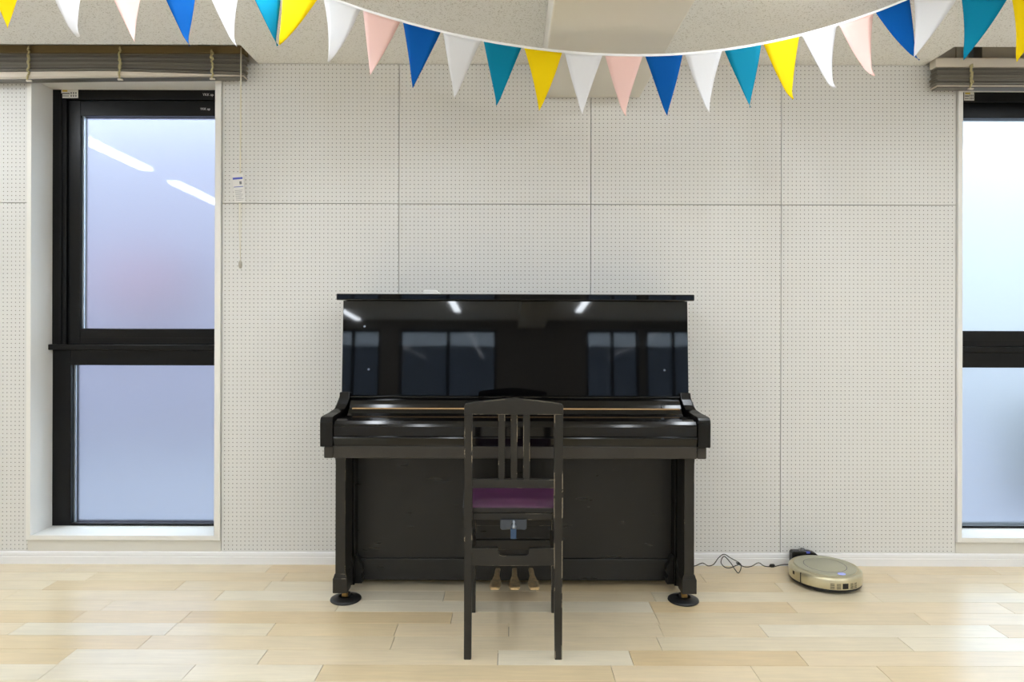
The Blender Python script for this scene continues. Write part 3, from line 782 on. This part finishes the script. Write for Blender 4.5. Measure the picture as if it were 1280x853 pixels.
# ------------------------------------------------------------------ robot vacuum
VR = .150
vac = empty('robot_vacuum', (1.403, 2.992, 0), R(0)); tag(vac, 'round champagne gold robot vacuum parked at the skirting board', 'robot vacuum')
L = dict(local=True)
bm = bmesh.new(); lathe(bm, [(0, .004), (VR - .022, .004), (VR - .010, .008), (VR - .003, .014), (VR - .003, .024), (0, .024)], 0, 0, 96); obj('base', bm, 'black_plastic', vac, True, **L)
bm = bmesh.new(); lathe(bm, [(0, .022), (VR - .002, .022), (VR, .025), (VR, .060), (VR - .002, .066), (VR - .007, .071), (VR - .0165, .0735), (VR - .0175, .0715), (VR - .0195, .0715), (VR - .0205, .0735), (.115, .0745), (0, .0745)], 0, 0, 128)
shell = obj('shell', bm, 'champagne', vac, True, **L)
bm = bmesh.new(); lathe(bm, [(0, .0744), (.127, .0735), (.1275, .0755), (.126, .0765), (.090, .0772), (.0885, .0764), (.0870, .0764), (.0855, .0772), (0, .0772)], 0, 0, 128); obj('top_plate', bm, 'champagne_lid', vac, True, **L)
bm = bmesh.new(); lathe(bm, [(.0865, .0766), (.0865, .0770), (.0890, .0770), (.0890, .0766)], 0, 0, 96); obj('lid_seam', bm, 'print_grey', vac, **L)
def arc_patch(a0, a1, z0, z1, r0=VR - .004, r1=VR + .0008, n=6):
    bm = bmesh.new(); g0 = []
    for i in range(n + 1):
        a = a0 + (a1 - a0) * i / n
        g0.append([bm.verts.new((r * math.cos(a), r * math.sin(a), z)) for r, z in ((r0, z0), (r1, z0), (r1, z1), (r0, z1))])
    for A, B in zip(g0, g0[1:]):
        for k in range(4): bm.faces.new((A[k], A[(k + 1) % 4], B[(k + 1) % 4], B[k]))
    bm.faces.new(g0[0]); bm.faces.new(g0[-1][::-1]); return bm
a_v = R(-83)
obj('sensor_window', arc_patch(a_v - .085, a_v + .085, .028, .051), 'black_plastic', vac, **L)
bm = bmesh.new()
for off in (-.42, -.25, .16, .30):
    for k in range(4):
        b2_ = arc_patch(a_v + off, a_v + off + (.115 if off in (-.42, -.25) else .10), .028 + k * .0062, .0305 + k * .0062, VR - .003, VR + .0006)
        me = bpy.data.meshes.new('t'); b2_.to_mesh(me); b2_.free(); bm.from_mesh(me); bpy.data.meshes.remove(me)
vs = obj('vent_slots', bm, 'black_plastic', vac, **L); vs['kind'] = 'stuff'
obj('bumper_seam', arc_patch(R(204.5), R(206), .020, .066, n=2), 'black_plastic', vac, **L)
obj('side_sensor', arc_patch(R(186), R(191), .044, .058, n=3), 'black_plastic', vac, **L)
obj('side_port', arc_patch(R(-22), R(-18), .028, .036, n=3), 'black_plastic', vac, **L)
bm = bmesh.new(); lathe(bm, [(0, .0765), (.0165, .0765), (.0165, .0780), (0, .0785)], .022, -.107, 32); bmesh.ops.scale(bm, vec=(1, .8, 1), space=Matrix.Translation((-.022, .107, 0)), verts=bm.verts)
o = obj('power_button', bm, 'led_blue', vac, True, **L); o['label'] = 'glowing blue power button'
# dock against the skirting
dk = empty('charging_dock', (1.384, 3.168, 0)); tag(dk, 'black charging dock standing between the robot vacuum and the wall', 'charging dock')
bm = prism(bmesh.new(), [(-.058, 0), (.058, 0), (.060, .066), (.050, .074), (.03, .080), (-.052, .082), (-.060, .074)], 'y', -.0185, .0185, .003); obj('body', bm, 'black_plastic', dk, local=True)
bm = bmesh.new(); bx(bm, -.02, .0, -.010, .008, .0795, .088, .002); bx(bm, -.012, .004, -.006, .006, .087, .093, .002); obj('contact_knob', bm, 'print_grey', dk, local=True)
obj('indicator', box(.006, .024, -.0188, -.010, .073, .0815, .001), 'print_blue', dk, local=True)
# cord from the dock along the wall
def fp(px, py, y):   # a point at distance y seen at a pixel
    return ((px - 638) * y / 840, y, max(.0035, 1.154 - (py - 1 - 403) * y / 840))
raw = [(858, 711, 3.155), (870, 708, 3.16), (879, 704.5, 3.165), (886, 708, 3.15), (893, 706, 3.14), (899, 698, 3.15), (906, 693.5, 3.165), (914, 698, 3.16), (926, 705, 3.155), (927, 711, 3.11), (924, 717.5, 3.09), (920, 713, 3.095), (914, 704, 3.13), (906, 696, 3.15), (902, 703, 3.14), (906, 709, 3.12), (913, 710.5, 3.11), (922, 707, 3.13), (926, 705.5, 3.145), (921, 704, 3.15), (931, 709, 3.125), (940, 708.5, 3.13), (949, 704, 3.16), (956, 708, 3.135), (964, 709, 3.125)]
cordE = empty('power_cord', (1.0, 3.13, 0)); tag(cordE, 'thin black power cord looping on the floor from piano to dock', 'cord')
bm = bmesh.new(); tube(bm, spline([fp(*p) for p in raw], 6), .0021, 6)
tube(bm, spline([fp(968, 709, 3.125), fp(978, 706.5, 3.14), fp(986, 706, 3.145), (1.322, 3.16, .012)], 6), .0021, 6)
obj('cable', bm, 'black_plastic', cordE, True)
bm = bmesh.new(); c0 = Vector(fp(966, 709, 3.125)); tube(bm, [c0 + Vector((-.012, -.002, .003)), c0 + Vector((-.006, 0, .005)), c0 + Vector((.008, .002, .005)), c0 + Vector((.013, .003, .004))], [.004, .0082, .0082, .004], 10)
obj('connector', bm, 'black_plastic', cordE, True)

# ------------------------------------------------------------------ bunting
bun = empty('bunting', (.3, 2.3, 2.15)); tag(bun, 'string of white, yellow, pink, blue and teal pennants hung across the ceiling', 'bunting')
FLW, FLH, FP_ = .141, .229, .1487
P1 = Vector((-.816, 2.397, 2.375)); P2 = Vector((1.50, 2.51, 2.375))
def flag(S, color, s0, k_tilt, curl, seed):
    """S(s) gives the string point at arc length s"""
    rnd = random.Random(seed)
    A = S(s0); B = S(s0 + FLW); t = (B - A); hd = Vector((t.x, t.y, 0)).normalized(); slope = t.z / max(1e-6, math.hypot(t.x, t.y))
    nrm = Vector((hd.y, -hd.x, 0))            # towards the viewer for hd = +x
    down = (Vector((0, 0, -1)) + hd * (k_tilt * slope)).normalized()
    n = 14; bm = bmesh.new(); rows = []; ph = rnd.uniform(0, 6.28); cr = rnd.uniform(.004, .010); tipc = curl * rnd.uniform(.6, 1.2); bow = rnd.uniform(-.0055, .0055) - .012 * slope; hook = rnd.uniform(-.004, .005)
    for i in range(n + 1):
        v = i / n; row = []
        m_ = 6
        for j in range(m_ + 1):
            u = j / m_
            wdt = max(.012, 1 - v)
            base = A + (B - A) * (.5 + (u - .5) * wdt)
            if v == 0: base = S(s0 + FLW * u)
            p = base + down * (FLH * v) + hd * (bow * math.sin(math.pi * v) + hook * max(0, v - .88) / .12)
            off = cr * math.sin(3.0 * v + ph) * (u - .3) * 2 * v ** .5 + tipc * v ** 3 + .010 * max(0, v - .9) * 10
            row.append(p + nrm * off)
        rows.append(row)
    th = .0006
    f = [[bm.verts.new(p + nrm * th) for p in r] for r in rows]; b = [[bm.verts.new(p - nrm * th) for p in r] for r in rows]
    for i in range(n):
        for j in range(6):
            bm.faces.new((f[i][j], f[i][j + 1], f[i + 1][j + 1], f[i + 1][j])); bm.faces.new((b[i][j], b[i + 1][j], b[i + 1][j + 1], b[i][j + 1]))
        bm.faces.new((f[i][0], f[i + 1][0], b[i + 1][0], b[i][0])); bm.faces.new((f[i][6], b[i][6], b[i + 1][6], f[i + 1][6]))
    for i in (0, n):
        for j in range(6): bm.faces.new((f[i][j], f[i][j + 1], b[i][j + 1], b[i][j]))
    o = obj('pennant', bm, 'flag_' + color, bun, True); o['label'] = color + ' cloth pennant'
    return o
def tape(S, L_, n=60):
    bm = bmesh.new(); rg = []
    for i in range(n + 1):
        p = S(L_ * i / n); q = S(L_ * min(1, i / n + .01)) if i < n else p + (p - S(L_ * .99))
        hd = Vector(((q - p).x, (q - p).y, 0)).normalized(); nr = Vector((hd.y, -hd.x, 0)) * .0016
        rg.append([bm.verts.new(p + a) for a in (nr + Vector((0, 0, .004)), nr - Vector((0, 0, .0045)), -nr - Vector((0, 0, .0045)), -nr + Vector((0, 0, .004)))])
    for A, B in zip(rg, rg[1:]):
        for k in range(4): bm.faces.new((A[k], A[(k + 1) % 4], B[(k + 1) % 4], B[k]))
    bm.faces.new(rg[0]); bm.faces.new(rg[-1][::-1])
    obj('tape', bm, 'cloth_white', bun)
# arc-length parametrised swags
def arc(fn, T_, n=400):
    pts = [fn(T_ * i / n) for i in range(n + 1)]; ln = [0]
    for a, b in zip(pts, pts[1:]): ln.append(ln[-1] + (b - a).length)
    def S(s):
        s = min(max(s, 0), ln[-1] - 1e-6)
        lo, hi = 0, n
        while hi - lo > 1:
            m_ = (lo + hi) // 2
            if ln[m_] <= s: lo = m_
            else: hi = m_
        t = (s - ln[lo]) / (ln[lo + 1] - ln[lo]); return pts[lo].lerp(pts[lo + 1], t)
    return S, ln[-1]
SAG = .243; tl = .53
def mid_fn(t):
    p = P1.lerp(P2, t); p.z = 2.375 - SAG * (1 - ((t - tl) / (tl if t < tl else 1 - tl)) ** 2); return p
S, LL = arc(mid_fn, 1.0); tape(S, LL)
order = ['yellow', 'white', 'pink', 'blue', 'white', 'teal']
N = 16; step = (LL - .012) / N
for i in range(N): flag(S, order[i % 6], .004 + i * step, 1.0 if i in (0, 15) else .62, .018 if i in (0, 1, 2, 13, 14, 15) else .006, 40 + i)
def left_fn(s):
    th = .82; return Vector((-.816 - s * math.cos(th), 2.397 - s * math.sin(th), 2.375 - .36 * s + .13 * s * s))
SL, LN = arc(left_fn, 1.6); tape(SL, LN)
def SLr(s): return SL(LN - s)                 # run left to right
seq = ['teal', 'white', 'blue', 'pink', 'white', 'yellow', 'teal', 'white', 'blue']
for i, c in enumerate(seq): flag(SLr, c, LN - .004 - i * .154 - FLW, .6, .006, 80 + i)
def right_fn(s):
    th = .447; return Vector((1.50 + s * math.cos(th), 2.51 - s * math.sin(th), 2.375 - .245 * s + .0646 * s * s))
SR, LR = arc(right_fn, 2.2); tape(SR, LR)
seq = ['white', 'teal', 'yellow', 'white', 'pink', 'blue']
for i, c in enumerate(seq): flag(SR, c, .004 + i * .1528, 1.4, .012, 120 + i)
# pins holding it to the ceiling
for p in (P1, P2):
    bm = bmesh.new(); cyl(bm, (p.x, p.y, 2.372), (p.x, p.y, CEIL), .004, 10); obj('ceiling_pin', bm, 'steel', bun)
